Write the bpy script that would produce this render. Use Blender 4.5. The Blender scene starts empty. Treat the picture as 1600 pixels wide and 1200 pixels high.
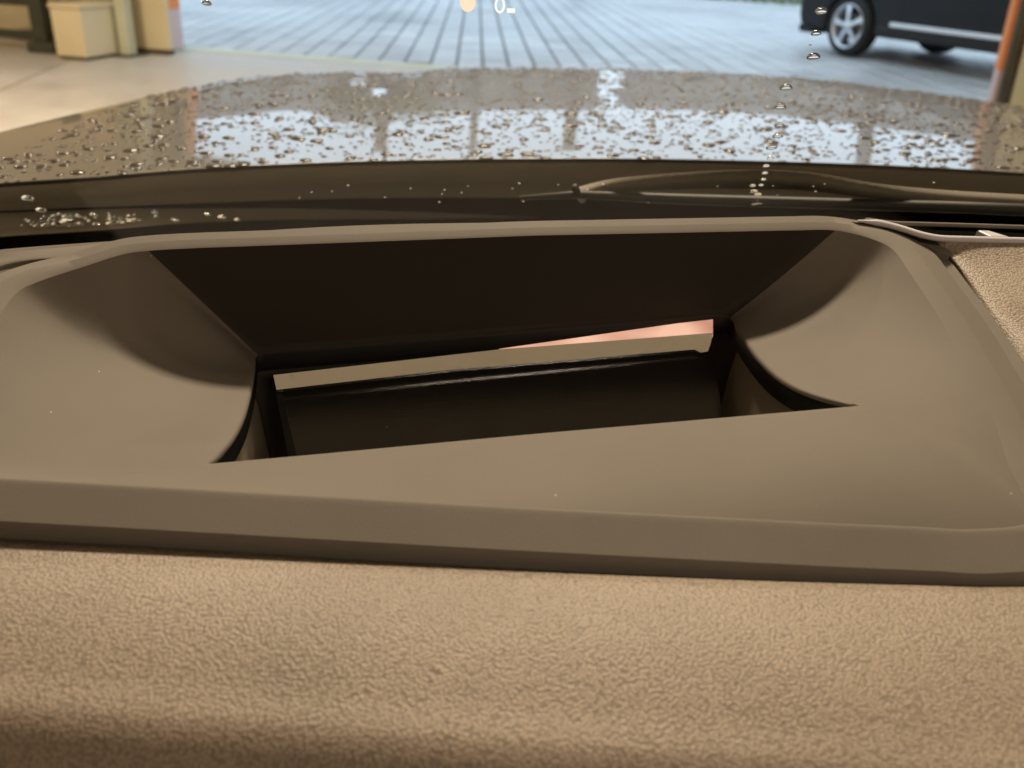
import bpy, bmesh, math, random
from mathutils import Vector, Matrix

random.seed(7)
scene = bpy.context.scene
C = scene.collection

# ------------------------------------------------------------------ camera
F = 1456.0                       # focal length in photo pixels (1600 wide)
CAM = Vector((0, 0, 1.25))
_a = Vector((-55 / F, 709 / F, -1)).normalized()          # car axis (+Y) seen from the camera
_b = Vector((110 / F, 3000 / F, 1))                       # up (+Z)
_b = (_b - _a * _b.dot(_a)).normalized()
_x = _a.cross(_b)
ROT = Matrix((_x, _a, _b))                                # camera space -> world
cam = bpy.data.cameras.new('camera')
cam.sensor_width = 36
cam.lens = 36 * F / 1600
cam.clip_start = .01
cam.clip_end = 500
cam.dof.use_dof = True
cam.dof.focus_distance = .42
cam.dof.aperture_fstop = 12
camo = bpy.data.objects.new('camera', cam)
camo.matrix_world = Matrix.Translation(CAM) @ ROT.to_4x4()
C.objects.link(camo)
scene.camera = camo

# ------------------------------------------------------------------ world: pale overcast daylight outside the garage
w = bpy.data.worlds.new('World')
scene.world = w
w.use_nodes = True
wb = w.node_tree.nodes['Background']
wb.inputs[0].default_value = (.65, .81, 1.0, 1)
wb.inputs[1].default_value = 1.9

# ------------------------------------------------------------------ garage ceiling lamps
def area(name, loc, target, sx, sy, power, col):
    l = bpy.data.lights.new(name, 'AREA')
    l.shape = 'RECTANGLE'
    l.size, l.size_y = sx, sy
    l.energy = power
    l.color = col
    o = bpy.data.objects.new(name, l)
    o.location = loc
    o.rotation_euler = (Vector(target) - Vector(loc)).to_track_quat('-Z', 'Y').to_euler()
    C.objects.link(o)
    return o
WARM = (1.0, .79, .58)
area('ceiling_lamp', (.10, 2.6, 3.70), (.10, 2.6, 0), 1.3, .5, 285, WARM)
area('cabin_fill_light', (.30, -.42, 1.505), (.25, .10, 1.0), .24, .14, 3.0, (1.0, .80, .60))  # added fill light inside the cabin, no lamp seen there
area('ceiling_lamp', (-4.4, 5.6, 3.70), (-4.4, 5.6, 0), 1.3, .35, 270, WARM)
area('ceiling_lamp', (4.6, 2.2, 3.70), (4.6, 2.2, 0), 1.3, .35, 70, WARM)
vs = scene.view_settings
vs.view_transform = 'Standard'
vs.look = 'None'
vs.gamma = 1
vs.exposure = 0
scene.cycles.max_bounces = 6
scene.cycles.diffuse_bounces = 3
scene.cycles.glossy_bounces = 4
scene.cycles.use_adaptive_sampling = True
scene.cycles.adaptive_threshold = .02
scene.cycles.transparent_max_bounces = 16
scene.cycles.transmission_bounces = 6
scene.cycles.use_denoising = True
scene.cycles.caustics_refractive = False

# ------------------------------------------------------------------ measuring helpers: a sight line met with a real surface
def ray(px, py):
    return (ROT @ Vector(((px - 800) / F, (600 - py) / F, -1)))
def at_z(px, py, z):
    d = ray(px, py)
    return CAM + d * ((z - CAM.z) / d.z)
def at_y(px, py, y):
    d = ray(px, py)
    return CAM + d * ((y - CAM.y) / d.y)
def at_surf(px, py, g, t0=.05, t1=3.0):
    d = ray(px, py)
    h = lambda t: (CAM + d * t).z - g((CAM + d * t).x, (CAM + d * t).y)
    a, b = t0, t1
    for _ in range(60):
        m = (a + b) / 2
        if h(a) * h(m) <= 0: b = m
        else: a = m
    return CAM + d * ((a + b) / 2)
H = CAM.z
P1 = lambda x, y: H - .17 + .222 * (y - .25)               # tilted plane of the bezel
KG = .48                                                  # sweep of the windscreen towards its sides
GL = lambda x, y: H - .24 + (.80 - y - KG * x * x) * .5    # windscreen

def spline(keys, n, closed=False):
    """Catmull-Rom through the keys, n samples for each span."""
    out = []
    m = len(keys)
    for i in range(m if closed else m - 1):
        p = [keys[(i + k) % m] if closed else keys[min(max(i + k, 0), m - 1)] for k in (-1, 0, 1, 2)]
        for j in range(n):
            t = j / n
            out.append(tuple(.5 * (2 * b + (c - a) * t + (2 * a - 5 * b + 4 * c - d) * t * t + (3 * b - a - 3 * c + d) * t ** 3)
                             for a, b, c, d in zip(*p)))
    if not closed: out.append(tuple(keys[-1]))
    return out
def poly(keys, n):
    out = []
    for a, b in zip(keys, keys[1:]):
        for j in range(n):
            out.append(tuple(x + (y - x) * j / n for x, y in zip(a, b)))
    out.append(tuple(keys[-1]))
    return out

# ------------------------------------------------------------------ building helpers
def thing(name, label, cat, loc=(0, 0, 0), group=None):
    o = bpy.data.objects.new(name, None)
    o.location = loc
    o['label'] = label; o['category'] = cat
    if group: o['group'] = group
    o.empty_display_size = .1
    C.objects.link(o)
    return o
def base_of(o):
    v = Vector((0, 0, 0))
    while o is not None:
        v += o.location
        o = o.parent
    return v
def link(name, me, mat, parent=None, smooth=False, label=None):
    """verts are given in world space; the object keeps them there whatever its parent."""
    o = bpy.data.objects.new(name, me)
    if mat: me.materials.append(mat)
    if smooth:
        for p in me.polygons: p.use_smooth = True
    C.objects.link(o)
    if parent is not None:
        o.parent = parent
        o.location = -base_of(parent)
    if label: o['label'] = label
    return o
def mesh(name, verts, faces, mat, parent=None, smooth=False, label=None):
    me = bpy.data.meshes.new(name)
    me.from_pydata([tuple(v) for v in verts], [], faces)
    me.update()
    bm = bmesh.new(); bm.from_mesh(me)
    bmesh.ops.recalc_face_normals(bm, faces=bm.faces)
    bm.to_mesh(me); bm.free()
    return link(name, me, mat, parent, smooth, label)
def grid_faces(nr, nc, closed=False):
    f = []
    for r in range(nr - 1):
        for c in range(nc if closed else nc - 1):
            d = (c + 1) % nc
            f.append((r * nc + c, r * nc + d, (r + 1) * nc + d, (r + 1) * nc + c))
    return f
def loft(name, rows, mat, parent=None, closed=False, smooth=True, label=None):
    nc = len(rows[0])
    return mesh(name, [p for r in rows for p in r], grid_faces(len(rows), nc, closed), mat, parent, smooth, label)
def bevel(o, w, seg=2, angle=35):
    m = o.modifiers.new('bevel', 'BEVEL')
    m.width = w; m.segments = seg; m.limit_method = 'ANGLE'; m.angle_limit = math.radians(angle)
    return o
def box(name, lo, hi, mat, parent=None, bv=0, frame=None, label=None):
    """axis box between two corners; frame = (origin, ex, ey) turns it about z."""
    v = [Vector((x, y, z)) for x in (lo[0], hi[0]) for y in (lo[1], hi[1]) for z in (lo[2], hi[2])]
    if frame: v = [frame[0] + frame[1] * p.x + frame[2] * p.y + Vector((0, 0, p.z)) for p in v]
    f = [(0, 1, 3, 2), (4, 6, 7, 5), (0, 4, 5, 1), (2, 3, 7, 6), (0, 2, 6, 4), (1, 5, 7, 3)]
    o = mesh(name, v, f, mat, parent, False, label)
    if bv: bevel(o, bv)
    return o
def tube(name, pts, rad, mat, parent=None, n=10, flat=1.0):
    """tapered round bar along pts; rad one number or one for each point."""
    pts = [Vector(p) for p in pts]
    rr = rad if isinstance(rad, (list, tuple)) else [rad] * len(pts)
    rows = []
    for i, p in enumerate(pts):
        t = (pts[min(i + 1, len(pts) - 1)] - pts[max(i - 1, 0)]).normalized()
        s = t.cross(Vector((0, 0, 1)))
        s = s.normalized() if s.length > 1e-4 else Vector((1, 0, 0))
        u = s.cross(t)
        rows.append([p + (s * math.cos(k * 2 * math.pi / n) + u * math.sin(k * 2 * math.pi / n) * flat) * rr[i] for k in range(n)])
    nc = n
    v = [q for r in rows for q in r]
    f = grid_faces(len(rows), nc, True)
    f.append(tuple(range(nc))); f.append(tuple(range(len(v) - nc, len(v))))
    return mesh(name, v, f, mat, parent, True)

# ------------------------------------------------------------------ materials
def new_mat(name):
    m = bpy.data.materials.new(name)
    m.use_nodes = True
    nt = m.node_tree
    return m, nt, nt.nodes['Principled BSDF']
def N(nt, kind, **kw):
    n = nt.nodes.new(kind)
    for k, v in kw.items():
        if k in n.inputs: n.inputs[k].default_value = v
        else: setattr(n, k, v)
    return n
def surf(name, col, rough=.5, metal=0, spec=.5, var=.06, vscale=8, bump=0, bscale=300, coat=0, bdist=.0004, detail=4):
    m, nt, b = new_mat(name)
    b.inputs['Roughness'].default_value = rough
    b.inputs['Metallic'].default_value = metal
    b.inputs['Specular IOR Level'].default_value = spec
    b.inputs['Coat Weight'].default_value = coat
    b.inputs['Coat Roughness'].default_value = .03
    tc = N(nt, 'ShaderNodeTexCoord')
    no = N(nt, 'ShaderNodeTexNoise', Scale=vscale, Detail=detail)
    nt.links.new(tc.outputs['Object'], no.inputs['Vector'])
    mx = N(nt, 'ShaderNodeMix', data_type='RGBA')
    mx.inputs[6].default_value = tuple(c * (1 - var) for c in col) + (1,)
    mx.inputs[7].default_value = tuple(min(1, c * (1 + var)) for c in col) + (1,)
    nt.links.new(no.outputs['Fac'], mx.inputs[0])
    nt.links.new(mx.outputs[2], b.inputs['Base Color'])
    if bump:
        n2 = N(nt, 'ShaderNodeTexNoise', Scale=bscale, Detail=2)
        nt.links.new(tc.outputs['Object'], n2.inputs['Vector'])
        bp = N(nt, 'ShaderNodeBump', Strength=bump, Distance=bdist)
        nt.links.new(n2.outputs['Fac'], bp.inputs['Height'])
        nt.links.new(bp.outputs['Normal'], b.inputs['Normal'])
    return m

def dusty(name, col, rough, spec, specks=.010, dust=(.42, .39, .34)):
    """fine moulded grain with cloudy wear and a few specks of dust."""
    m = surf(name, col, rough, spec=spec, var=.10, vscale=22, bump=.35, bscale=1700, bdist=.0002, detail=6)
    nt = m.node_tree; b = nt.nodes['Principled BSDF']
    tc = [n for n in nt.nodes if n.bl_idname == 'ShaderNodeTexCoord'][0]
    vo = N(nt, 'ShaderNodeTexVoronoi', Scale=75, feature='F1')
    nt.links.new(tc.outputs['Object'], vo.inputs['Vector'])
    no = N(nt, 'ShaderNodeTexNoise', Scale=35, Detail=2)
    nt.links.new(tc.outputs['Object'], no.inputs['Vector'])
    lim = N(nt, 'ShaderNodeMapRange'); lim.inputs[1].default_value = .45; lim.inputs[2].default_value = .75
    lim.inputs[3].default_value = 0; lim.inputs[4].default_value = specks * 5
    nt.links.new(no.outputs['Fac'], lim.inputs[0])
    lt = N(nt, 'ShaderNodeMath', operation='LESS_THAN')
    nt.links.new(vo.outputs['Distance'], lt.inputs[0]); nt.links.new(lim.outputs[0], lt.inputs[1])
    src = b.inputs['Base Color'].links[0].from_socket
    mx = N(nt, 'ShaderNodeMix', data_type='RGBA')
    nt.links.new(lt.outputs[0], mx.inputs[0]); nt.links.new(src, mx.inputs[6])
    mx.inputs[7].default_value = dust + (1,)
    nt.links.new(mx.outputs[2], b.inputs['Base Color'])
    return m
def worn(name, col, rough, stain, s1=.45, s2=6.0, spec=.5, bump=.3, bscale=60, wet=.16):
    """ground surface: broad stains and wet patches laid out in the place, not in the single slab."""
    m, nt, b = new_mat(name)
    b.inputs['Specular IOR Level'].default_value = spec
    ge = N(nt, 'ShaderNodeNewGeometry')
    n1 = N(nt, 'ShaderNodeTexNoise', Scale=s1, Detail=6, Roughness=.65)
    n2 = N(nt, 'ShaderNodeTexNoise', Scale=s2, Detail=5)
    n3 = N(nt, 'ShaderNodeTexNoise', Scale=bscale, Detail=3)
    for n_ in (n1, n2, n3): nt.links.new(ge.outputs['Position'], n_.inputs['Vector'])
    oi = N(nt, 'ShaderNodeObjectInfo')
    r1 = N(nt, 'ShaderNodeMapRange'); r1.inputs[1].default_value = .38; r1.inputs[2].default_value = .66
    nt.links.new(n1.outputs['Fac'], r1.inputs[0])
    m1 = N(nt, 'ShaderNodeMix', data_type='RGBA')
    m1.inputs[6].default_value = col + (1,); m1.inputs[7].default_value = stain + (1,)
    nt.links.new(r1.outputs[0], m1.inputs[0])
    m2 = N(nt, 'ShaderNodeMix', data_type='RGBA', blend_type='MULTIPLY'); m2.inputs[0].default_value = .35
    nt.links.new(m1.outputs[2], m2.inputs[6]); nt.links.new(n2.outputs['Color'], m2.inputs[7])
    rr = N(nt, 'ShaderNodeMapRange'); rr.inputs[3].default_value = .86; rr.inputs[4].default_value = 1.1
    nt.links.new(oi.outputs['Random'], rr.inputs[0])
    hs = N(nt, 'ShaderNodeHueSaturation'); hs.inputs['Saturation'].default_value = .6
    nt.links.new(m2.outputs[2], hs.inputs['Color']); nt.links.new(rr.outputs[0], hs.inputs['Value'])
    nt.links.new(hs.outputs[0], b.inputs['Base Color'])
    r2 = N(nt, 'ShaderNodeMapRange'); r2.inputs[1].default_value = .35; r2.inputs[2].default_value = .7
    r2.inputs[3].default_value = rough + .1; r2.inputs[4].default_value = max(.08, rough - wet)
    nt.links.new(n1.outputs['Fac'], r2.inputs[0]); nt.links.new(r2.outputs[0], b.inputs['Roughness'])
    bp = N(nt, 'ShaderNodeBump', Strength=bump, Distance=.004)
    nt.links.new(n3.outputs['Fac'], bp.inputs['Height']); nt.links.new(bp.outputs['Normal'], b.inputs['Normal'])
    return m

def leather_mat():
    m, nt, b = new_mat('grained_dash_skin')
    b.inputs['Roughness'].default_value = .55
    b.inputs['Specular IOR Level'].default_value = .5
    tc = N(nt, 'ShaderNodeTexCoord')
    mp = N(nt, 'ShaderNodeMapping')
    nt.links.new(tc.outputs['Object'], mp.inputs[0])
    n0 = N(nt, 'ShaderNodeTexNoise', Scale=90, Detail=2)
    nt.links.new(mp.outputs[0], n0.inputs['Vector'])
    mixv = N(nt, 'ShaderNodeMix', data_type='VECTOR')
    mixv.inputs[0].default_value = .003
    nt.links.new(mp.outputs[0], mixv.inputs[4]); nt.links.new(n0.outputs['Color'], mixv.inputs[5])
    v = N(nt, 'ShaderNodeTexVoronoi', Scale=950, feature='F1', distance='EUCLIDEAN')
    v.inputs['Randomness'].default_value = 1
    nt.links.new(mixv.outputs[1], v.inputs['Vector'])
    v2 = N(nt, 'ShaderNodeTexNoise', Scale=520, Detail=3)
    nt.links.new(mp.outputs[0], v2.inputs['Vector'])
    ad = N(nt, 'ShaderNodeMath', operation='MULTIPLY_ADD')
    nt.links.new(v.outputs['Distance'], ad.inputs[0]); ad.inputs[1].default_value = -1.5
    ms = N(nt, 'ShaderNodeMath', operation='MULTIPLY'); ms.inputs[1].default_value = .55
    nt.links.new(v2.outputs['Fac'], ms.inputs[0]); nt.links.new(ms.outputs[0], ad.inputs[2])
    bp = N(nt, 'ShaderNodeBump', Strength=.42, Distance=.0005)
    nt.links.new(ad.outputs[0], bp.inputs['Height'])
    nt.links.new(bp.outputs['Normal'], b.inputs['Normal'])
    n3 = N(nt, 'ShaderNodeTexNoise', Scale=14, Detail=4)
    nt.links.new(mp.outputs[0], n3.inputs['Vector'])
    mx = N(nt, 'ShaderNodeMix', data_type='RGBA')
    mx.inputs[6].default_value = (.15, .118, .088, 1); mx.inputs[7].default_value = (.285, .228, .172, 1)
    pr = N(nt, 'ShaderNodeMath', operation='MULTIPLY_ADD')   # darker pores between the grain pebbles
    nt.links.new(v.outputs['Distance'], pr.inputs[0]); pr.inputs[1].default_value = -1.5; pr.inputs[2].default_value = .72
    pa = N(nt, 'ShaderNodeMath', operation='ADD', use_clamp=True)
    nt.links.new(pr.outputs[0], pa.inputs[0]); nt.links.new(n3.outputs['Fac'], pa.inputs[1])
    nt.links.new(pa.outputs[0], mx.inputs[0])
    nt.links.new(mx.outputs[2], b.inputs['Base Color'])
    return m

def glass_mat(name, tint=(.97, .99, .98), rough=0.0, gain=1.0):
    m, nt, b = new_mat(name)
    nt.nodes.remove(b)
    out = nt.nodes['Material Output']
    tr = N(nt, 'ShaderNodeBsdfTransparent'); tr.inputs[0].default_value = tint + (1,)
    gl = N(nt, 'ShaderNodeBsdfGlossy'); gl.inputs['Roughness'].default_value = rough
    lw = N(nt, 'ShaderNodeLayerWeight')                     # Schlick: .04 + .96 * facing^5, the same from both sides
    pw = N(nt, 'ShaderNodeMath', operation='POWER'); pw.inputs[1].default_value = 5
    nt.links.new(lw.outputs['Facing'], pw.inputs[0])
    ma = N(nt, 'ShaderNodeMath', operation='MULTIPLY_ADD'); ma.inputs[1].default_value = .96; ma.inputs[2].default_value = .04
    nt.links.new(pw.outputs[0], ma.inputs[0])
    ml = N(nt, 'ShaderNodeMath', operation='MULTIPLY'); ml.inputs[1].default_value = gain
    nt.links.new(ma.outputs[0], ml.inputs[0])
    mx = N(nt, 'ShaderNodeMixShader')
    nt.links.new(ml.outputs[0], mx.inputs[0]); nt.links.new(tr.outputs[0], mx.inputs[1]); nt.links.new(gl.outputs[0], mx.inputs[2])
    nt.links.new(mx.outputs[0], out.inputs[0])
    return m
def emit_mat(name, col, strength):
    m, nt, b = new_mat(name)
    b.inputs['Base Color'].default_value = (.02, .02, .02, 1)
    b.inputs['Emission Color'].default_value = col + (1,)
    b.inputs['Emission Strength'].default_value = strength
    return m
def glow_mat(name):
    """mirrored peach light put in as uneven emission: two peach tones in soft bands."""
    m = emit_mat(name, (1.0, .5, .3), .95)
    nt = m.node_tree; b = nt.nodes['Principled BSDF']
    tc = N(nt, 'ShaderNodeTexCoord')
    mp = N(nt, 'ShaderNodeMapping'); mp.inputs['Scale'].default_value = (22, 60, 60)
    no = N(nt, 'ShaderNodeTexNoise', Scale=1.0, Detail=1)
    nt.links.new(tc.outputs['Object'], mp.inputs[0]); nt.links.new(mp.outputs[0], no.inputs['Vector'])
    cr = N(nt, 'ShaderNodeValToRGB')
    cr.color_ramp.elements[0].position = .35; cr.color_ramp.elements[0].color = (.52, .20, .13, 1)
    cr.color_ramp.elements[1].position = .65; cr.color_ramp.elements[1].color = (1.0, .58, .40, 1)
    nt.links.new(no.outputs['Fac'], cr.inputs[0]); nt.links.new(cr.outputs[0], b.inputs['Emission Color'])
    return m
def water_mat():
    m, nt, b = new_mat('water')
    b.inputs['Base Color'].default_value = (1, 1, 1, 1)
    b.inputs['Roughness'].default_value = .0
    b.inputs['IOR'].default_value = 1.33
    b.inputs['Transmission Weight'].default_value = 1
    return m

M = dict(
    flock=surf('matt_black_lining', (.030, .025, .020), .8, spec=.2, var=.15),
    plastic=dusty('soft_plastic', (.134, .117, .098), .72, .22),
    leather=leather_mat(),
    black=surf('black_gasket', (.008, .008, .008), .5, spec=.3),
    frit=surf('black_glass_border', (.004, .004, .004), .6, spec=0),
    coverglass=dusty('dark_cover_glass', (.014, .012, .010), .10, .5, specks=.008, dust=(.22, .20, .17)),
    shaft=surf('shaft_plastic', (.24, .21, .165), .5, spec=.3),
    mirror=surf('mirror', (.93, .93, .95), .06, metal=1, var=.02),
    display=glow_mat('peach_reflection'),  # emission stands in for a reflection, not a screen
    vent=surf('vent_plastic', (.46, .44, .47), .42, spec=.5, var=.03),
    paint=surf('wet_car_paint', (.150, .136, .118), .34, metal=.3, spec=.5, var=.05, vscale=3, coat=.82),
    rubber=surf('rubber', (.035, .032, .028), .6, spec=.3, var=.15, vscale=30, bump=.2, bscale=700),
    wiper=surf('wiper_plastic', (.15, .128, .098), .65, spec=.25, var=.15, vscale=30),
    cowl=surf('cowl_plastic', (.20, .172, .132), .8, spec=.2, var=.12, vscale=20, bump=.3, bscale=600),
    lining=surf('cabin_lining', (.16, .14, .12), .85, spec=.2),
    glass=glass_mat('windscreen_glass', gain=.035),
    water=water_mat(),
    floor=worn('sealed_floor', (.64, .56, .46), .45, (.54, .46, .36), s1=.8, s2=9, spec=.35, bump=.08),
    joint=surf('floor_joint', (.30, .25, .20), .8),
    wall=surf('cream_wall', (.66, .55, .36), .8, spec=.2, var=.08, vscale=2.5),
    ceil=surf('white_ceiling', (.62, .58, .50), .9, spec=.2),
    olive=surf('olive_paint', (.30, .30, .19), .45, spec=.4, var=.12, vscale=6),
    pale=surf('pale_green_paint', (.52, .52, .38), .5, spec=.4, var=.1, vscale=6),
    orange=surf('orange_paint', (.80, .27, .07), .5, spec=.4, var=.06, vscale=9),
    pink=surf('faded_pink_paint', (.62, .47, .48), .55, spec=.4, var=.06, vscale=9),
    cream=surf('cream_metal', (.66, .56, .36), .5, spec=.4, var=.08, vscale=3),
    iron=surf('dark_green_iron', (.055, .055, .038), .5, spec=.4, var=.3, vscale=9),
    stone=worn('paver_stone', (.62, .62, .62), .45, (.44, .44, .45)),
    bed=surf('joint_sand', (.16, .16, .16), .9, var=.3, vscale=30),
    grass=surf('grass_blades', (.10, .13, .035), .7, var=.35, vscale=9),
    bodyblack=surf('dark_car_paint', (.012, .012, .013), .38, spec=.2, coat=0, var=.1),
    tyre=surf('tyre_rubber', (.022, .022, .022), .75, spec=.3, var=.2, vscale=20),
    alloy=surf('silver_alloy', (.62, .64, .67), .32, metal=.8, var=.04),
    chrome=surf('bright_trim', (.72, .74, .76), .3, metal=.2, var=.02),
    darkglass=surf('tinted_glass', (.015, .017, .02), .06, spec=.6),
    render=surf('rough_render', (.30, .27, .24), .85, spec=.2, var=.15, vscale=1.2, detail=8),
    roof=surf('grey_roof', (.12, .10, .09), .8, var=.2, vscale=4),
    pane=surf('window_pane', (.05, .06, .07), .08, spec=.6),
    bark=surf('bark', (.09, .07, .05), .9, var=.3, vscale=15),
    leaf=surf('leaf', (.07, .11, .03), .6, spec=.3, var=.4, vscale=3),
    lampgrey=surf('grey_steel', (.10, .09, .085), .5, metal=.3),
)

# ------------------------------------------------------------------ SETTING: garage and yard
TL = at_z(262, 77, 0)            # foot of the left door post
TR = at_z(1556, 176, 0)          # foot of the right door post
EX = (TR - TL); WID = EX.length; EX.normalize()
EY = Vector((-EX.y, EX.x, 0))    # out of the garage
FR = (TL, EX, EY)                # x along the threshold, y outwards
def struct(o):
    o['kind'] = 'structure'; return o
gf = struct(box('garage_floor', (-5, -14, -.2), (WID + 3.5, .0, 0), M['floor'], frame=FR))
# one saw-cut joint in the floor that the photo shows at the left
ja, jb = at_z(-60, 168, 0), at_z(112, 92, 0)
jd = (jb - ja).normalized(); js = Vector((-jd.y, jd.x, 0)) * .012
jj = mesh('floor_joint', [p + Vector((0, 0, z)) for z in (.0, .003) for p in (ja - js, jb - js, jb + js, ja + js)],
          [(0, 1, 2, 3), (4, 5, 6, 7), (0, 1, 5, 4), (1, 2, 6, 5), (2, 3, 7, 6), (3, 0, 4, 7)], M['joint'], gf)
struct(box('garage_ceiling', (-5, -14, 3.9), (WID + 3.5, .25, 4.1), M['ceil'], frame=FR))
struct(box('wall_left', (-5.2, -14, 0), (-5.0, .25, 3.9), M['wall'], frame=FR))
struct(box('wall_right', (WID + 3.5, -14, 0), (WID + 3.7, .25, 3.9), M['wall'], frame=FR))
struct(box('wall_back', (-5, -14.2, 0), (WID + 3.5, -14, 3.9), M['wall'], frame=FR))
struct(box('wall_front_left', (-5, .0, 0), (-.05, .25, 3.9), M['wall'], frame=FR))
struct(box('wall_front_right', (WID + .18, .0, 0), (WID + 3.5, .25, 3.9), M['wall'], frame=FR))
struct(box('door_lintel', (-.05, .0, 3.25), (WID + .18, .25, 3.9), M['olive'], frame=FR))
struct(box('threshold', (-.05, .0, -.2), (WID + .18, .30, .006), M['pale'], frame=FR))

yard = struct(box('yard_ground', (-60, .25, -.3), (70, 75, -.03), M['bed'], frame=FR))
# paver rows run away from the car; row pitch measured on the dark joints
xa, xb = at_z(714, 94, 0).x, at_z(793, 94, 0).x
PITCH = (xb - xa) / 2
x0 = at_z(754, 94, 0).x
pav = []
LEN = PITCH * 1.6
for k in range(-60, 75):
    xc = x0 + (k + .5) * PITCH
    off = random.random() * LEN
    for j in range(-3, 60):
        yc = 5 + j * LEN + off * .0 + (k % 2) * LEN * .5
        q = Vector((xc, yc, 0)) - TL
        if q.dot(EY) < .27: continue
        pav.append((xc, yc))
def seen(p):
    d = ROT.transposed() @ (Vector((p[0], p[1], 0)) - CAM)
    if d.z > -.1: return False
    px, py = 800 + d.x / -d.z * F, 600 - d.y / -d.z * F
    return 265 < px < 1590 and -6 < py < 175
vis = sorted([p for p in pav if seen(p)], key=lambda p: p[1])
near = set(vis[:300])
def paver_me(name, dz=0):
    a, b, h, g = PITCH / 2 - .013, LEN / 2 - .006, 0, .010
    v = [(-a, -b, -.05), (a, -b, -.05), (a, b, -.05), (-a, b, -.05),
         (-a, -b, -g), (a, -b, -g), (a, b, -g), (-a, b, -g),
         (-a + g, -b + g * .6, 0), (a - g, -b + g * .6, 0), (a - g, b - g * .6, 0), (-a + g, b - g * .6, 0)]
    f = [(8, 9, 10, 11)] + [(i, (i + 1) % 4, 4 + (i + 1) % 4, 4 + i) for i in range(4)] + [(4 + i, 4 + (i + 1) % 4, 8 + (i + 1) % 4, 8 + i) for i in range(4)]
    return v, f
pv, pf = paver_me('paver')
pm = bpy.data.meshes.new('paver'); pm.from_pydata(pv, [], pf); pm.materials.append(M['stone'])
av, af = [], []
for p in pav:
    if p in near:
        o = bpy.data.objects.new('paver', pm)
        o.location = (p[0], p[1], random.uniform(-.004, .003))
        o.rotation_euler = (random.uniform(-.006, .006), random.uniform(-.008, .008), random.uniform(-.004, .004))
        C.objects.link(o); o.parent = yard
    elif p[1] < 40:
        s = len(av); dz = random.uniform(-.004, .003)
        av += [(x + p[0], y + p[1], z + dz) for x, y, z in pv]
        af += [tuple(i + s for i in q) for q in pf]
o = mesh('far_pavers', av, af, M['stone'], yard)
o['kind'] = 'stuff'
struct(box('far_ground', (-60, 28, -.03), (70, 74.9, .01), M['stone'], frame=FR))

# grass verge beyond the yard
ga, gb = at_z(1020, -8, 0), at_z(1262, 12, 0)
gd = (gb - ga).normalized(); gn = Vector((-gd.y, gd.x, 0))
gv, gfc = [], []
for i in range(5000):
    p = ga + gd * random.uniform(-3, (gb - ga).length + 5) + gn * random.uniform(0, 3.0) 
    h = random.uniform(.05, .16); a = random.uniform(0, 6.28); ww = .012
    t = Vector((math.cos(a), math.sin(a), 0))
    s = len(gv)
    gv += [p - t * ww, p + t * ww, p + Vector((random.uniform(-.05, .05), random.uniform(-.05, .05), h))]
    gfc.append((s, s + 1, s + 2))
g = mesh('grass', gv, gfc, M['grass'])
g['kind'] = 'stuff'; g['label'] = 'strip of short green grass beyond the paved yard'; g['category'] = 'grass'

# ------------------------------------------------------------------ door posts with orange and pink edge strips
def door_post(label, x0_, x1_, sx0, sx1, band):
    t = thing('door_post', label, 'door post', FR[0] + FR[1] * x0_, 'posts of the garage doorway')
    box('post', (x0_, -.16, 0), (x1_, .0, 3.25), M['pale'], t, .008, FR)
    box('orange_strip', (sx0, -.05, band), (sx1, .16, 3.2), M['orange'], t, .004, FR)
    box('pink_strip', (sx0 + .002, -.048, .007), (sx1 - .002, .158, band), M['pink'], t, .004, FR)
    box('edge_seal', ((sx0 + sx1) / 2 - .03, -.165, .002), ((sx0 + sx1) / 2 + .03, -.052, 3.2), M['iron'], t, .003, FR)
    return t
door_post('pale green garage door post with orange and pink edge beside the cream wall panel', -.22, -.0, .03, .10, .40)
door_post('olive garage door post with wide orange edge at the right of the photo', WID + .06, WID + .50, WID - .07, WID + .055, .34)

# ------------------------------------------------------------------ things standing at the left inside the garage
def feet(px, py): return at_z(px, py, 0)
def frame_at(px, py): return (feet(px, py), EX, EY)
f1 = frame_at(137, 88)
t = thing('pillar', 'grey green steel pillar between cream cabinet and yellowish wall panel', 'pillar', f1[0])
box('shaft', (.0, .12, .01), (.24, .34, 3.89), M['olive'], t, .02, f1)
box('web', (.241, .18, .01), (.36, .30, 3.885), M['pale'], t, .01, f1)
box('foot_plate', (-.04, .08, .0), (.42, .40, .018), M['iron'], t, .004, f1)
t = thing('wall_panel', 'yellowish wall panel with brown stained bottom edge beside the door post', 'wall panel', frame_at(180, 82)[0])
fp = frame_at(176, 82)
box('sheet', (.0, .10, .05), (.62, .16, 1.25), M['cream'], t, .006, fp)
box('plinth', (.0, .09, .0), (.62, .17, .052), M['bark'], t, .004, fp)
box('top_rail', (-.002, .085, 1.252), (.622, .175, 1.30), M['olive'], t, .004, fp)
f2 = frame_at(90, 92)
t = thing('cabinet', 'cream metal cabinet standing left of the grey green pillar', 'cabinet', f2[0])
box('carcass', (.0, .0, .03), (.34, .50, .46), M['cream'], t, .012, f2)
box('lid', (-.01, -.012, .462), (.35, .51, .50), M['wall'], t, .01, f2)
box('plinth', (.015, .015, .0), (.325, .49, .031), M['bark'], t, .004, f2)
f3 = frame_at(72, 82)
t = thing('machine_stand', 'dark iron machine stand with cross bar at the far left', 'stand', f3[0])
box('leg', (-.14, .0, .06), (.02, .14, 1.4), M['iron'], t, .02, f3)
box('foot', (-.16, -.08, .0), (.16, .30, .10), M['iron'], t, .02, f3)
box('cross_bar', (-1.3, .08, .10), (-.14, .16, .18), M['iron'], t, .01, f3)
box('bracket', (-.75, .05, .42), (-.14, .14, .62), M['iron'], t, .03, f3)
f4 = frame_at(30, 62)
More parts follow.
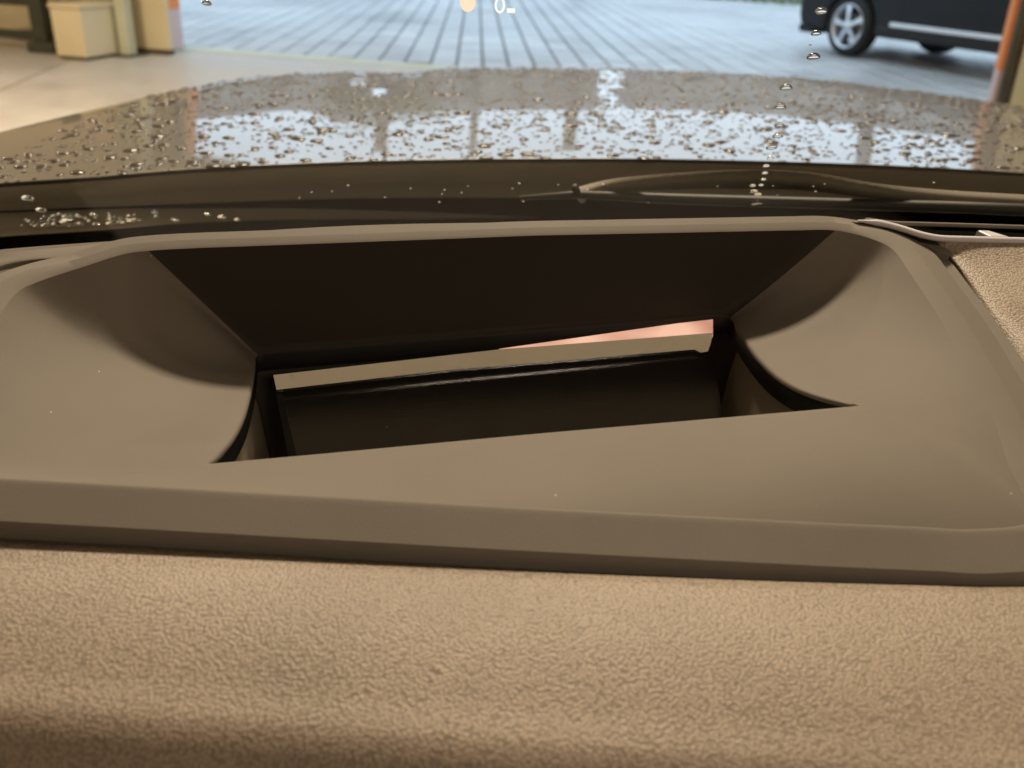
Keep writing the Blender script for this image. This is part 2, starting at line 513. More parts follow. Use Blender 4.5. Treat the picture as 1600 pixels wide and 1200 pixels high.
t = thing('tool_box', 'pale box behind the dark iron machine stand', 'box', f4[0])
box('body', (-.30, .10, .02), (.50, .55, .42), M['cream'], t, .02, f4)
box('lid', (-.32, .08, .422), (.52, .57, .47), M['pale'], t, .012, f4)

# ------------------------------------------------------------------ parked car across the yard
WC = at_z(1317, 88, 0)                 # contact patch of its front wheel
WN = at_z(1570, 131, 0)                # further back along its side
CX = (WN - WC).normalized()            # front -> rear
CY = Vector((-CX.y, CX.x, 0))          # towards its far side
if CY.dot(Vector((0, 1, 0))) < 0: CY = -CY
CFR = (WC + Vector((0, 0, .006)), CX, CY)
def cp(x, y, z): return CFR[0] + CX * x + CY * y + Vector((0, 0, z))
pc = thing('parked_car', 'black car parked in the yard with silver five spoke wheel', 'car', CFR[0])
R_T = .345
def arch(cx, r, n=10, z0=.26):
    a0 = math.asin((z0 - R_T) / r) if abs(z0 - R_T) < r else 0
    return [(cx - r * math.cos(a0 + (math.pi - 2 * a0) * i / n), R_T + r * math.sin(a0 + (math.pi - 2 * a0) * i / n)) for i in range(n + 1)]
prof = [(-.86, .30), (-.90, .42), (-.90, .62), (-.80, .80), (-.30, .93), (.55, 1.0)]
prof += [(1.3, 1.45), (1.7, 1.56), (2.7, 1.55), (3.35, 1.12), (3.62, 1.05), (3.68, .60), (3.60, .32)]
prof += list(reversed(arch(2.70, .40))) + list(reversed(arch(0, .40))) + [(-.50, .26)]
seen_p = []
for p in prof:
    if not seen_p or (abs(p[0] - seen_p[-1][0]) + abs(p[1] - seen_p[-1][1])) > 1e-3: seen_p.append(p)
n = len(seen_p)
v = [cp(x, .0, z) for x, z in seen_p] + [cp(x, 1.72, z) for x, z in seen_p]
fcs = [tuple(range(n)), tuple(range(n, 2 * n))] + [(i, (i + 1) % n, n + (i + 1) % n, n + i) for i in range(n)]
bevel(mesh('body', v, fcs, M['bodyblack'], pc), .05, 3, 50)
def cbox(name, lo, hi, mat, bv=.01): return box(name, lo, hi, mat, pc, bv, CFR)
v = [cp(x, -.006, z) for x, z in ((.62, 1.02), (1.32, 1.40), (1.95, 1.46), (1.95, 1.04))]
mesh('side_window', v + [p + CY * .01 for p in v], [(0, 1, 2, 3), (4, 5, 6, 7), (0, 1, 5, 4), (1, 2, 6, 5), (2, 3, 7, 6), (3, 0, 4, 7)], M['darkglass'], pc)
v = [cp(x, -.006, z) for x, z in ((2.02, 1.04), (2.02, 1.46), (2.65, 1.45), (3.1, 1.10))]
mesh('side_window', v + [p + CY * .01 for p in v], [(0, 1, 2, 3), (4, 5, 6, 7), (0, 1, 5, 4), (1, 2, 6, 5), (2, 3, 7, 6), (3, 0, 4, 7)], M['darkglass'], pc)
cbox('sill_trim', (.66, -.035, .395), (2.25, .01, .445), M['chrome'], .012)
cbox('sill', (.46, -.03, .27), (2.24, .30, .392), M['tyre'], .02)
cbox('underbody', (-.55, .25, .28), (3.4, 1.50, .34), M['tyre'], .02)
for dx_ in (.78, 1.86): cbox('door_seam', (dx_, -.004, .46), (dx_ + .012, .004, 1.0), M['tyre'], 0)
cbox('door_handle', (1.55, -.03, .86), (1.74, -.001, .89), M['bodyblack'], .008)
cbox('headlight', (-.885, .06, .62), (-.74, .36, .74), M['darkglass'], .03)
cbox('bumper_lip', (-.90, .03, .20), (-.60, 1.69, .305), M['tyre'], .03)
def wheel(cx, cy, face):
    """tyre (part) with rim and spokes as its sub-parts; face = -1 outer side towards the garage."""
    T = 36
    def ring(pr, name, mat, par):
        rows = [[cp(cx + r * math.cos(k * 2 * math.pi / T), cy + y * -face, R_T + r * math.sin(k * 2 * math.pi / T)) for k in range(T)] for r, y in pr]
        return loft(name, rows, mat, par, True)
    ty = ring([(.245, .02), (.262, .0), (.30, -.01), (.33, .005), (.345, .035), (.345, .17), (.33, .20), (.26, .205), (.245, .19), (.245, .02)], 'wheel', M['tyre'], pc)
    ring([(.243, .19), (.235, .03), (.248, .004), (.256, -.006), (.246, -.008), (.226, .012), (.222, .19)], 'rim', M['alloy'], ty)
    for s in range(5):
        a = s * 2 * math.pi / 5 + .42
        e, q = Vector((math.cos(a), math.sin(a))), Vector((-math.sin(a), math.cos(a)))
        vv = []
        for rr, hw, y in ((.03, .030, -.002), (.13, .022, .0), (.232, .038, .010)):
            for sd in (-1, 1):
                c = e * rr + q * hw * sd
                vv.append((c.x, y, c.y)); vv.append((c.x, y + .03, c.y))
        vw = [cp(cx + x, cy + y * -face, R_T + z) for x, y, z in vv]
        ff = []
        for i in range(2):
            b0 = i * 4
            ff += [(b0, b0 + 2, b0 + 6, b0 + 4), (b0 + 1, b0 + 5, b0 + 7, b0 + 3), (b0, b0 + 4, b0 + 5, b0 + 1), (b0 + 2, b0 + 3, b0 + 7, b0 + 6)]
        ff += [(0, 1, 3, 2), (8, 10, 11, 9)]
        mesh('spoke', vw, ff, M['alloy'], ty)
    ring([(.001, -.012), (.045, -.010), (.055, .005), (.055, .04)], 'hub_cap', M['alloy'], ty)
    ring([(.001, .075), (.15, .07), (.15, .085)], 'brake_disc', M['lampgrey'], ty)
wheel(0, -.02, -1)
wheel(2.70, -.02, -1)
for cx in (0, 2.70):
    rows = [[cp(cx + r * math.cos(k * math.pi / 14), y, R_T + r * math.sin(k * math.pi / 14)) for k in range(28)] for r, y in ((.05, 1.50), (.33, 1.50), (.345, 1.54), (.345, 1.69), (.33, 1.72), (.05, 1.72))]
    loft('wheel', rows, M['tyre'], pc, True)

# ------------------------------------------------------------------ what the wet bonnet mirrors: house, tree and lamp post beyond the yard
def house(label, ox, oy, wd, dp, ht, nwin, rf):
    fr = (Vector((ox, oy, .012)), Vector((1, 0, 0)), Vector((0, 1, 0)))
    t = thing('house', label, 'house', fr[0], 'houses beyond the yard')
    wl = box('wall', (0, 0, 0), (wd, dp, ht), M['render'], t, 0, fr)
    v = [fr[0] + Vector(p) for p in ((-.4, -.4, ht), (wd + .4, -.4, ht), (wd + .4, dp + .4, ht), (-.4, dp + .4, ht), (-.4, dp / 2, ht + rf), (wd + .4, dp / 2, ht + rf))]
    mesh('roof', [p + Vector((0, 0, .01)) for p in v], [(0, 1, 2, 3), (0, 1, 5, 4), (2, 3, 4, 5), (0, 4, 3), (1, 2, 5)], M['roof'], t)
    for r in range(max(1, int(ht // 2.6))):
        for i in range(nwin):
            x = wd * (i + .5) / nwin - .55; z = 1.0 + r * 2.6
            wn = box('window', (x, -.06, z), (x + 1.1, -.002, z + 1.25), M['cream'], t, 0, fr)
            box('pane', (x + .07, -.075, z + .07), (x + 1.03, -.062, z + 1.18), M['pane'], wn, 0, fr)
house('low grey rendered house seen only in the bonnet reflection at left', -22, 34, 17, 8, 4.0, 5, 1.6)
house('long rendered house seen only in the bonnet reflection at right', 7, 38, 22, 8, 4.4, 7, 1.5)
house('distant grey house between the two others, seen only in the bonnet reflection', -4.2, 46, 10.0, 8, 5.2, 4, 1.9)
lp = at_z(735, 8, 0)
t = thing('lamp_post', 'dark lamp post mirrored as a vertical line in the wet bonnet', 'lamp post', (lp.x, 24, .0))
lx = at_y(742, -60, 24).x
tube('pole', [(lx, 24, .0), (lx, 24, 2.0), (lx, 24, 6.2)], [.16, .12, .09], M['lampgrey'], t)
tube('arm', [(lx, 24, 6.15), (lx + .5, 24, 6.5), (lx + 1.1, 24, 6.5)], [.06, .05, .05], M['lampgrey'], t)
box('lamp_head', (lx + 1.0, 23.85, 6.42), (lx + 1.7, 24.15, 6.56), M['lampgrey'], t, .04)
for i_, (px_, lb_) in enumerate(((585, 'slim dark gate post left of the lamp post, mirrored in the bonnet'), (905, 'slim dark gate post right of the lamp post, mirrored in the bonnet'), (1410, 'slim dark gate post near the parked car, mirrored in the bonnet'))):
    gx_ = at_y(px_, -60, 22).x
    t = thing('gate_post', lb_, 'gate post', (gx_, 22, 0), 'gate posts beyond the yard')
    box('post', (gx_ - .14, 21.86, 0), (gx_ + .14, 22.14, 5.4), M['lampgrey'], t, .02)
    box('cap', (gx_ - .19, 21.81, 5.402), (gx_ + .19, 22.19, 5.47), M['lampgrey'], t, .02)
def tree(label, x, y, h, r):
    t = thing('tree', label, 'tree', (x, y, 0))
    tr = tube('trunk', [(x, y, 0), (x + .05, y, h * .3), (x - .05, y + .1, h * .6), (x, y, h * .85)], [.22, .17, .11, .04], M['bark'], t)
    cl = []
    for i in range(9):
        a = random.uniform(0, 6.28); z = h * random.uniform(.35, .7)
        e = Vector((x + math.cos(a) * r * .7, y + math.sin(a) * r * .7, z + h * .2))
        tube('limb', [(x, y, z), tuple((Vector((x, y, z)) + e) / 2 + Vector((0, 0, .1))), tuple(e)], [.08, .05, .02], M['bark'], tr)
        cl.append(e)
    cl += [Vector((x + random.gauss(0, r * .4), y + random.gauss(0, r * .4), h * random.uniform(.5, 1))) for _ in range(14)]
    v, f = [], []
    for c in cl:
        for i in range(110):
            p = c + Vector((random.gauss(0, .34), random.gauss(0, .34), random.gauss(0, .3)))
            a = Vector((random.gauss(0, 1), random.gauss(0, 1), random.gauss(0, 1))).normalized() * .10
            b = a.cross(Vector((random.gauss(0, 1), random.gauss(0, 1), random.gauss(0, 1)))).normalized() * .06
            s = len(v); v += [p - a, p + b, p + a, p - b]; f.append((s, s + 1, s + 2, s + 3))
    mesh('crown', v, f, M['leaf'], t)
tree('small green tree mirrored in the wet bonnet left of the lamp post', at_y(590, -80, 27).x, 27, 4.6, 1.7)

# ================================================================== THE CAR (camera sits inside it)
car = thing('car', 'dark grey car seen from inside, dashboard with head-up display well and wet bonnet', 'car', (.38, .6, 0))

# ---- key columns round the well: rim point A and opening edge B (both as sighted in the photo), position k round the ring
P2 = lambda x, y: H - .170 - .10 * (y - .25) + .075 * (x + .06)               # front ledge and opening plane
K = [((60, 750),    (322, 725)),
     ((310, 764),   (330, 724.5)),
     ((800, 792),   (835, 679.5)),
     ((1290, 817),  (1322, 636)),
     ((1520, 827),  (1340, 634.4)),
     ((1608, 815),  (1345, 633.9)),
     ((1595, 765),  (1328, 630)),
     ((1574, 722),  (1300, 623)),
     ((1551, 649),  (1272, 614)),
     ((1512, 575),  (1245, 602)),
     ((1470, 500),  (1215, 582)),
     ((1420, 424),  (1188, 555)),
     ((1395, 390),  (1168, 528)),
     ((1358, 372),  (1156, 510)),
     ((1305, 360),  (1146, 492)),
     ((1240, 360),  (1115, 489)),
     ((840, 368),   (800, 515)),
     ((300, 388),   (425, 545)),
     ((232, 392),   (397, 549)),
     ((190, 398),   (394, 562)),
     ((130, 417),   (392, 578)),
     ((66, 438),    (388, 600)),
     ((26, 458),    (382, 625)),
     ((-10, 505),   (373, 653)),
     ((-60, 580),   (358, 682)),
     ((-105, 650),  (340, 705)),
     ((-130, 712),  (328, 718)),
     ((-80, 742),   (321, 724))]
m = len(K)
Akeys, Bkeys, Kk = [], [], []
for i in range(m):
    (a0, b0), (a1, b1) = K[i], K[(i + 1) % m]
    sub = max(1, round(abs(a1[0] - a0[0]) / 90))
    for j in range(sub):
        t = j / sub
        Akeys.append(tuple(at_surf(a0[0] + (a1[0] - a0[0]) * t, a0[1] + (a1[1] - a0[1]) * t, P1)))
        Bkeys.append(tuple(at_surf(b0[0] + (b1[0] - b0[0]) * t, b0[1] + (b1[1] - b0[1]) * t, P2)))
        Kk.append(i + t)
NS = 6
As, Bs = spline(Akeys, NS, True), spline(Bkeys, NS, True)
for i in range(len(Bs)):                                   # the front lip is straight
    k = i // NS
    if Kk[k] < 5 or Kk[k] >= 26:
        t = (i % NS) / NS
        Bs[i] = tuple(a + (b - a) * t for a, b in zip(Bkeys[k], Bkeys[(k + 1) % len(Bkeys)]))
NCOL = len(As)
KK = []
for i in range(NCOL):
    a = Kk[i // NS]; b = Kk[i // NS + 1] if i // NS + 1 < len(Kk) else float(m)
    KK.append(a + (b - a) * (i % NS) / NS)
ZB = H - .187
def smoothed(vals, k=6):
    for _ in range(k): vals = [(vals[i - 1] + vals[i] * 2 + vals[(i + 1) % len(vals)]) / 4 for i in range(len(vals))]
    return vals
def kpar(fn, k=6): return smoothed([fn(kk) for kk in KK], k)
isfront = kpar(lambda k: 1.0 if (k < 5.2 or k > 26.8) else 0.0)
isback = kpar(lambda k: 1.0 if 13.3 < k < 20.6 else 0.0, 10)
steep = kpar(lambda k: 1.0 if 13.4 <= k <= 19.6 else 0.0, 14)
def side_profile(A, B, r, st):
    """steep below the rim, flattening towards the opening; the back wall is nearly straight."""
    A, B = Vector(A), Vector(B)
    q = A + (B - A) * .37
    q.z = P2(q.x, q.y) + (A.z - P2(A.x, A.y)) * .12
    p = A * (1 - r) ** 2 + q * 2 * r * (1 - r) + B * r * r
    return p.lerp(A + (B - A) * r, st)
NR = 21
rows = [[side_profile(As[i], Bs[i], ri / (NR - 1), steep[i]) for i in range(NCOL)] for ri in range(NR)]
_bc = sum((Vector(p) for p in Bs), Vector()) / NCOL
for _s, _dz in ((.0012, -.0003), (.0018, -.0010), (.0018, -.0022)):
    rows.append([Vector(p) + (Vector((_bc.x - p[0], _bc.y - p[1], 0))).normalized() * _s + Vector((0, 0, _dz)) for p in Bs])
well = loft('display_well', rows, M['plastic'], car, True, True, 'smooth beige grey bowl of the head-up display')
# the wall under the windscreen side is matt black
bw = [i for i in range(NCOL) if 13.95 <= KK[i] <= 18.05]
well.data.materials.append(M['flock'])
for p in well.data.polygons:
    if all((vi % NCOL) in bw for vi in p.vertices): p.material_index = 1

# ---- rim strips round the well
def outward(loop):
    out = []
    n_ = len(loop)
    for i in range(n_):
        t = Vector(loop[(i + 1) % n_]) - Vector(loop[i - 1])
        nn = Vector((t.y, -t.x, 0)).normalized()
        out.append(nn)
    return out
ON = outward(As)
cen = sum((Vector(p) for p in As), Vector()) / NCOL
if sum((Vector(p) - cen).dot(nv) for p, nv in zip(As, ON)) < 0: ON = [-v for v in ON]
def off(loop, dist, dz):
    return [Vector(p) + ON[i] * dist[i] + Vector((0, 0, dz[i] + .222 * ON[i].y * dist[i] * (1 - isfront[i]))) for i, p in enumerate(loop)]
mixf = lambda f_, s_, b_: [f_ * isfront[i] + b_ * isback[i] + s_ * (1 - isfront[i] - isback[i]) for i in range(NCOL)]
d0 = off(As, mixf(.0006, .0006, .0006), mixf(.0001, .0002, .0003))
d0b = off(As, mixf(.0012, .0014, .0014), mixf(-.0001, .0004, .0006))
d1 = off(As, mixf(.0020, .009, .0050), mixf(-.0004, .0014, .0014))
d1b = off(As, mixf(.0030, .0105, .0060), mixf(-.0009, .0012, .0006))
d2 = off(As, mixf(.0145, .021, .0120), mixf(-.0066, -.0020, .0010))
d3 = off(As, mixf(.0148, .023, .0130), mixf(-.0098, -.0060, -.0015))
d4 = off(As, mixf(.0095, .024, .0135), mixf(-.030, -.0080, -.005))
rim = loft('rim', [As, d0, d0b, d1, d1b, d2, d3, d4], M['plastic'], well, True, True)
rim.modifiers.new('edge', 'EDGE_SPLIT').split_angle = math.radians(40)

# ---- black gasket under the opening, shaft walls below it, cover glass and mirror at the bottom
bc = sum((Vector(p) for p in Bs), Vector()) / NCOL
def inset(loop, s, dz): return [Vector((bc.x + (p[0] - bc.x) * s, bc.y + (p[1] - bc.y) * s, p[2] + dz)) for p in loop]
g0 = [Vector(p) + Vector((0, 0, -.0018)) for p in rows[NR - 1]]
loft('opening_gasket', [g0, inset(Bs, 1.0, -.004), inset(Bs, .985, -.0105), inset(Bs, 1.01, -.012)], M['black'], well, True, True)
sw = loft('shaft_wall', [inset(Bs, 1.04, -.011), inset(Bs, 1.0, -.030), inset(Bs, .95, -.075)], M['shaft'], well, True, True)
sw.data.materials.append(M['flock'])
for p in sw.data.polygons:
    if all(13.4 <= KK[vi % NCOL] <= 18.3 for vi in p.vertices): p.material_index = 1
# cover glass: tilted towards the driver
zt, yt = ZB - .0175, at_z(760, 560, ZB - .0175).y
def plate(name, px, g, mat, par, thick=.0015, label=None):
    v = [at_surf(*p, g) for p in px]
    n_ = len(v)
    dn = Vector((0, .3, -1)).normalized() * thick
    v += [p + dn for p in v]
    f = [tuple(range(n_)), tuple(range(n_, 2 * n_))] + [(i, (i + 1) % n_, n_ + (i + 1) % n_, n_ + i) for i in range(n_)]
    return mesh(name, v, f, mat, par, False, label)
yb = lambda x: .392 + (x + .10) * .17                     # line of the mirror foot, parallel to the back of the opening
gp = lambda x, y: P2(x, yb(x)) - .019 + (y - yb(x)) * .38
plate('cover_glass', [(434, 604), (700, 574), (1112, 538), (1128, 640), (1135, 690), (463, 760)], gp, M['coverglass'], well)
gm = lambda x, y: P2(x, yb(x)) - .017 + (y - yb(x)) * .72
plate('mirror_strip', [(432, 609), (700, 578), (1085, 546), (1095, 551), (1106, 549), (1110, 538), (1114, 520), (780, 546), (427, 586)], gm, M['mirror'], well)
plate('reflection_strip', [(780, 545), (1114, 524), (1114, 499), (1060, 505)], lambda x, y: gm(x, y) - .0006, M['display'], well, label='narrow glowing strip standing in for a peach reflection')  # peach reflection in the mirror, put in as a glowing plate
plate('plate_edge', [(425, 584), (433, 584), (470, 740), (457, 745)], lambda x, y: gp(x, y) + .0012, M['black'], well)

# ---- trim margin and grained dashboard skin around the bezel
e1 = off(d3, mixf(-.004, .001, .0005), mixf(-.012, -.001, -.001))
e2 = off(d3, mixf(-.003, .006, .0020), mixf(-.020, .0008, -.0005))
loft('surround_trim', [e1, e2], M['plastic'], car, True, True)
def far_edge(p, i):
    """outer boundary of the dashboard top for this column."""
    nx = ON[i]
    return p
outer_l, outer_r, outer_f, outer_b = -.62, .62, .0, .0
o1, o2, o3, o4, o5 = [], [], [], [], []
for i, p in enumerate(e2):
    fr_, bk_ = isfront[i], isback[i]
    px_side = 1 - fr_ - bk_
    o1.append(p + Vector((ON[i].x * .004, ON[i].y * .004, .0020 * (1 - bk_))))
# front part of the skin: from the groove to the rolled edge
fa = [at_z(x, y, H - .1800) for x, y in ((-260, 812), (0, 839), (200, 851), (400, 864), (600, 877), (800, 888), (1000, 898), (1200, 906), (1400, 911), (1600, 915), (1900, 918))]
fb = [at_z(x, y, H - .187) for x, y in ((-260, 1052), (0, 1070), (200, 1084), (400, 1098), (600, 1112), (800, 1126), (1000, 1140), (1200, 1154), (1400, 1168), (1600, 1182), (1900, 1203))]
fa = [Vector(p) for p in spline([tuple(p) for p in fa], 5)]
fb = [Vector(p) for p in spline([tuple(p) for p in fb], 5)]
fa = [Vector((-.62, fa[0].y + .02, fa[0].z - .012))] + fa + [Vector((.64, fa[-1].y - .005, fa[-1].z - .012))]
fb = [Vector((-.62, fb[0].y + .01, fb[0].z - .012))] + fb + [Vector((.64, fb[-1].y - .005, fb[-1].z - .012))]
sk = []
sk.append([p + Vector((0, .030, -.040)) for p in fa])
sk.append([p + Vector((0, .004, -.010)) for p in fa])
sk.append([p + Vector((0, .0012, -.003)) for p in fa])
sk.append([p + Vector((0, 0, -.0005)) for p in fa])
for j in range(1, 9):
    t = j / 9
    sk.append([a.lerp(b, t) + Vector((0, 0, .0035 * math.sin(math.pi * t))) for a, b in zip(fa, fb)])
for k in range(0, 7):
    a = k / 6 * math.pi / 2
    sk.append([b + Vector((0, -.016 * math.sin(a), -.016 * (1 - math.cos(a)))) for b in fb])
sk.append([b + Vector((0, -.017, -.10)) for b in fb])
dash = loft('dashboard_skin', sk, M['leather'], car, False, True, 'grained beige dashboard skin in front of the display well')
be = [at_surf(x, y, lambda X, Y: P1(X, Y) - .003) for x, y in ((-400, 432), (-200, 412), (0, 390), (200, 375), (540, 353), (840, 347), (1200, 343), (1330, 344), (1345, 346))]
be = [Vector(p) for p in spline([tuple(p) for p in be], 8)]
loft('dashboard_back_edge', [[p + Vector((0, -.003, -.004)) for p in be], be, [p + Vector((0, .006, -.006)) for p in be], [p + Vector((0, .07, -.10)) for p in be]], M['plastic'], car, False, True)
DV = lambda X, Y: P1(X, Y) + .002
lo_px = ((1340, 345), (1375, 349), (1408, 357), (1440, 367), (1470, 372.5), (1510, 374), (1570, 375.5), (1680, 378), (1900, 384))
lo_s = [Vector(p) for p in spline([tuple(at_surf(x, y, DV)) for x, y in lo_px], 6)]
def along(path, t):
    """point at share t of a polyline."""
    f_ = t * (len(path) - 1); i_ = min(int(f_), len(path) - 2)
    return path[i_].lerp(path[i_ + 1], f_ - i_)
def side_skin(name, mat, k0, k1, target):
    idx = [i for i in range(NCOL) if k0 <= KK[i] <= k1]
    R_ = [[e2[i] + Vector((0, 0, -.006)) for i in idx], [e2[i] + ON[i] * .001 + Vector((0, 0, .0004)) for i in idx]]
    for t in (.03, .08, .2, .4, .7, 1):
        rr = []
        for n_, i in enumerate(idx):
            p = e2[i]; q = target(n_ / (len(idx) - 1), p)
            s_ = p.lerp(q, t); s_.z += .0015 * math.exp(-((t - .15) / .2) ** 2) * (1 - isback[i])
            rr.append(s_)
        R_.append(rr)
    return loft(name, R_, mat, car, False, True)
left_path = [p + Vector((0, -.001, -.001)) for p in reversed(be[:26])]
lp_end = left_path[-1]
left_path += [Vector((lp_end.x - .1, lp_end.y - .07 * j, P1(0, lp_end.y - .07 * j) - .012)) for j in range(1, 5)]
right_path = [Vector((.62, .15 + .30 * j / 60, P1(0, .15 + .30 * j / 60) - .03 * (1 - j / 60) ** 2 - .004)) for j in range(60)] + [p + Vector((0, -.0008, -.0006)) for p in reversed(lo_s)]
side_skin('dashboard_side_skin', M['plastic'], 17.6, 26.6, lambda t, p: along(left_path, t))
side_skin('dashboard_side_skin', M['leather'], 5.4, 14.0, lambda t, p: along(right_path, t))

box('under_dash_blocker', (-.62, .14, H - .42), (1.30, .84, H - .37), M['rubber'], car, .01)  # unseen dark panel added to block light from below and close holes

# ---- defroster vent at the right
up_px = ((1352, 343), (1395, 348.5), (1440, 350), (1480, 351.2), (1540, 353), (1600, 355), (1680, 357), (1900, 362))
vent = mesh('defroster_vent', [], [], M['black'], car)
lo3 = [at_surf(x, y, DV) for x, y in lo_px]
up3 = [at_surf(x, y, DV) for x, y in up_px]
lo_s = [Vector(p) for p in spline([tuple(p) for p in lo3], 6)]
up_s = [Vector(p) for p in spline([tuple(p) for p in up3], 6)]
me = bpy.data.meshes.new('defroster_vent')
nl = min(len(lo_s), len(up_s))
vv = [p + Vector((0, .0012, -.001)) for p in lo_s[:nl]] + [p + Vector((0, .004, -.035)) for p in lo_s[:nl]] + [p + Vector((0, 0, -.035)) for p in up_s[:nl]] + [p + Vector((0, 0, -.003)) for p in up_s[:nl]]
me.from_pydata([tuple(p) for p in vv], [], grid_faces(4, nl)); me.materials.append(M['black'])
vent.data = me
tube('vent_frame', lo_s, [.0006, .0008, .0010, .0013, .0016, .0020] + [.0020] * (len(lo_s) - 6), M['vent'], vent, 10, .8)
tube('vent_frame', up_s, [.0010] + [.0014] * (len(up_s) - 1), M['plastic'], vent, 8, .8)
for x_ in (1527, 1690):
    a, b = at_surf(x_, 356, DV), at_surf(x_ + 26, 374, DV)
    v = [a + Vector((0, 0, -.001)), a + Vector((.006, 0, -.001)), b + Vector((.009, .002, .001)), b + Vector((-.001, .002, .001))]
    v += [p + Vector((0, .004, -.012)) for p in v]
    bevel(mesh('vent_vane', v, [(0, 1, 2, 3), (4, 5, 6, 7), (0, 1, 5, 4), (1, 2, 6, 5), (2, 3, 7, 6), (3, 0, 4, 7)], M['vent'], vent), .0008)
v = [at_surf(x, y, lambda X, Y: P1(X, Y) - .0022) for x, y in ((1398, 359), (1440, 370), (1470, 376), (1490, 379), (1496, 389), (1482, 398), (1462, 391), (1440, 380))]
mesh('vent_surround', v + [p + Vector((0, 0, -.004)) for p in v], [tuple(range(8)), tuple(range(8, 16))] + [(i, (i + 1) % 8, 8 + (i + 1) % 8, 8 + i) for i in range(8)], M['plastic'], car)

# ---- windscreen with its black border
gx = [-1.0 + i * .1 for i in range(24)]
def gpt(x, s, dn=0):
    y = .86 - s * 1.15 - KG * x * x
    p = Vector((x, y, H - .24 + (.80 - y - KG * x * x) * .5))
    return p + Vector((0, .447, .894)) * dn
ss = [i / 12 for i in range(13)]
ins = [[gpt(x, s) for x in gx] for s in ss]
outs = [[gpt(x, s, .005) for x in gx] for s in ss]
nv = len(ss) * len(gx)
vall = [p for r in ins for p in r] + [p for r in outs for p in r]
fall = grid_faces(len(ss), len(gx)) + [tuple(i + nv for i in q) for q in grid_faces(len(ss), len(gx))]
screen = mesh('windscreen', vall, fall, M['glass'], car, True, 'clear raked windscreen with rain drops')
ft = [(-400, 345), (0, 330), (270, 319), (540, 310), (800, 309), (930, 311), (1060, 313), (1300, 318), (1600, 330), (1900, 345)]
ft = spline([tuple(map(float, p)) for p in ft], 6)
rowA = [at_surf(x, y, lambda X, Y: GL(X, Y) + .030) for x, y in ft]
rowB = [at_surf(x, y + 75, lambda X, Y: GL(X, Y) + .024) for x, y in ft]
loft('cowl_trough', [rowA, rowB], M['frit'], car, False, True)

# ---- bonnet
ZR = H - .191
rear_px = [(-420, 322), (-200, 303), (0, 286), (150, 276), (300, 264), (450, 256), (620, 250.5), (800, 248), (1000, 248), (1200, 252), (1400, 259), (1600, 270), (1850, 287)]
sil = [(-420, 330, .80), (-200, 262, .92), (0, 212, 1.10), (150, 172, 1.30), (300, 136, 1.52), (420, 118, 1.64), (540, 112, 1.70), (640, 114, 1.76), (690, 107, 1.80), (800, 105.5, 1.82), (1000, 108, 1.84), (1200, 117, 1.82), (1400, 138, 1.76), (1600, 166, 1.66), (1850, 205, 1.50)]
rear = [tuple(at_z(x, y, ZR)) for x, y in rear_px]
rear_s = [Vector(p) for p in spline(rear, 10)]
sils = [tuple(at_y(x, y, Y)) for x, y, Y in sil]
sil_s = [Vector(p) for p in spline(sils, 10)]
def resample(pts, n_):
    L = [0]
    for a, b in zip(pts, pts[1:]): L.append(L[-1] + abs(b.x - a.x) + 1e-6)
    out = []; k = 0
    for i in range(n_):
        s = L[-1] * i / (n_ - 1)
        while k < len(L) - 2 and L[k + 1] < s: k += 1
        out.append(pts[k].lerp(pts[k + 1], (s - L[k]) / (L[k + 1] - L[k])))
    return out
NB = 121
rear_s, sil_s = resample(rear_s, NB), resample(sil_s, NB)
CAMB = .010
def bonnet_pt(u, t):
    i = min(int(u), NB - 2); f = u - i
    a = rear_s[i].lerp(rear_s[i + 1], f); b = sil_s[i].lerp(sil_s[i + 1], f)
    p = a.lerp(b, t)
    p.z += CAMB * 4 * t * (1 - t)
    return p
brow = []
lower_px = [(x, y + d) for (x, y), d in zip(rear_px, (40, 40, 42, 44, 46, 50, 56, 58, 60, 60, 58, 56, 54))]
low = resample([Vector(p) for p in spline([tuple(at_y(x, y + 4, at_z(x0_, y0_, ZR).y + .006)) for (x, y), (x0_, y0_) in zip(lower_px, rear_px)], 10)], NB)
brow.append([Vector((r.x, r.y + .012, l.z - .004)) for r, l in zip(rear_s, low)])
brow.append([Vector((r.x, r.y + .010, r.z - .008)) for r in rear_s])
brow.append([r + Vector((0, .0006, -.0010)) for r in rear_s])
for t in [0, .0015, .004, .012] + [k / 24 for k in range(1, 25)]: brow.append([bonnet_pt(i, t) for i in range(NB)])
for k in range(1, 8):
    a = k / 7 * math.pi / 2 * .95
    brow.append([p + Vector(((-.03 * math.sin(a) if p.x < -.25 else 0), .10 * math.sin(a), -.03 * (k / 7) - .16 * (1 - math.cos(a)))) for p in sil_s])
brow.append([q + Vector((0, .02, -.35)) for q in brow[-1]])
bonnet = loft('bonnet', brow, M['paint'], car, False, True, 'wet grey brown bonnet beaded with rain')
# matt rear flange / cowl cover below the rear edge
fl = [[Vector((r.x, r.y + .001, r.z - .0035)) for r in rear_s],
      [Vector((r.x, r.y - .003, r.z - .006)) for r in rear_s],
      [Vector((r.x, r.y - .002, r.z + (l.z - r.z) * .6)) for r, l in zip(rear_s, low)],
      [Vector((r.x, r.y + .004, l.z)) for r, l in zip(rear_s, low)],
      [Vector((r.x, r.y - .02, l.z - .012)) for r, l in zip(rear_s, low)]]
loft('cowl_seal', fl, M['cowl'], car, False, True)

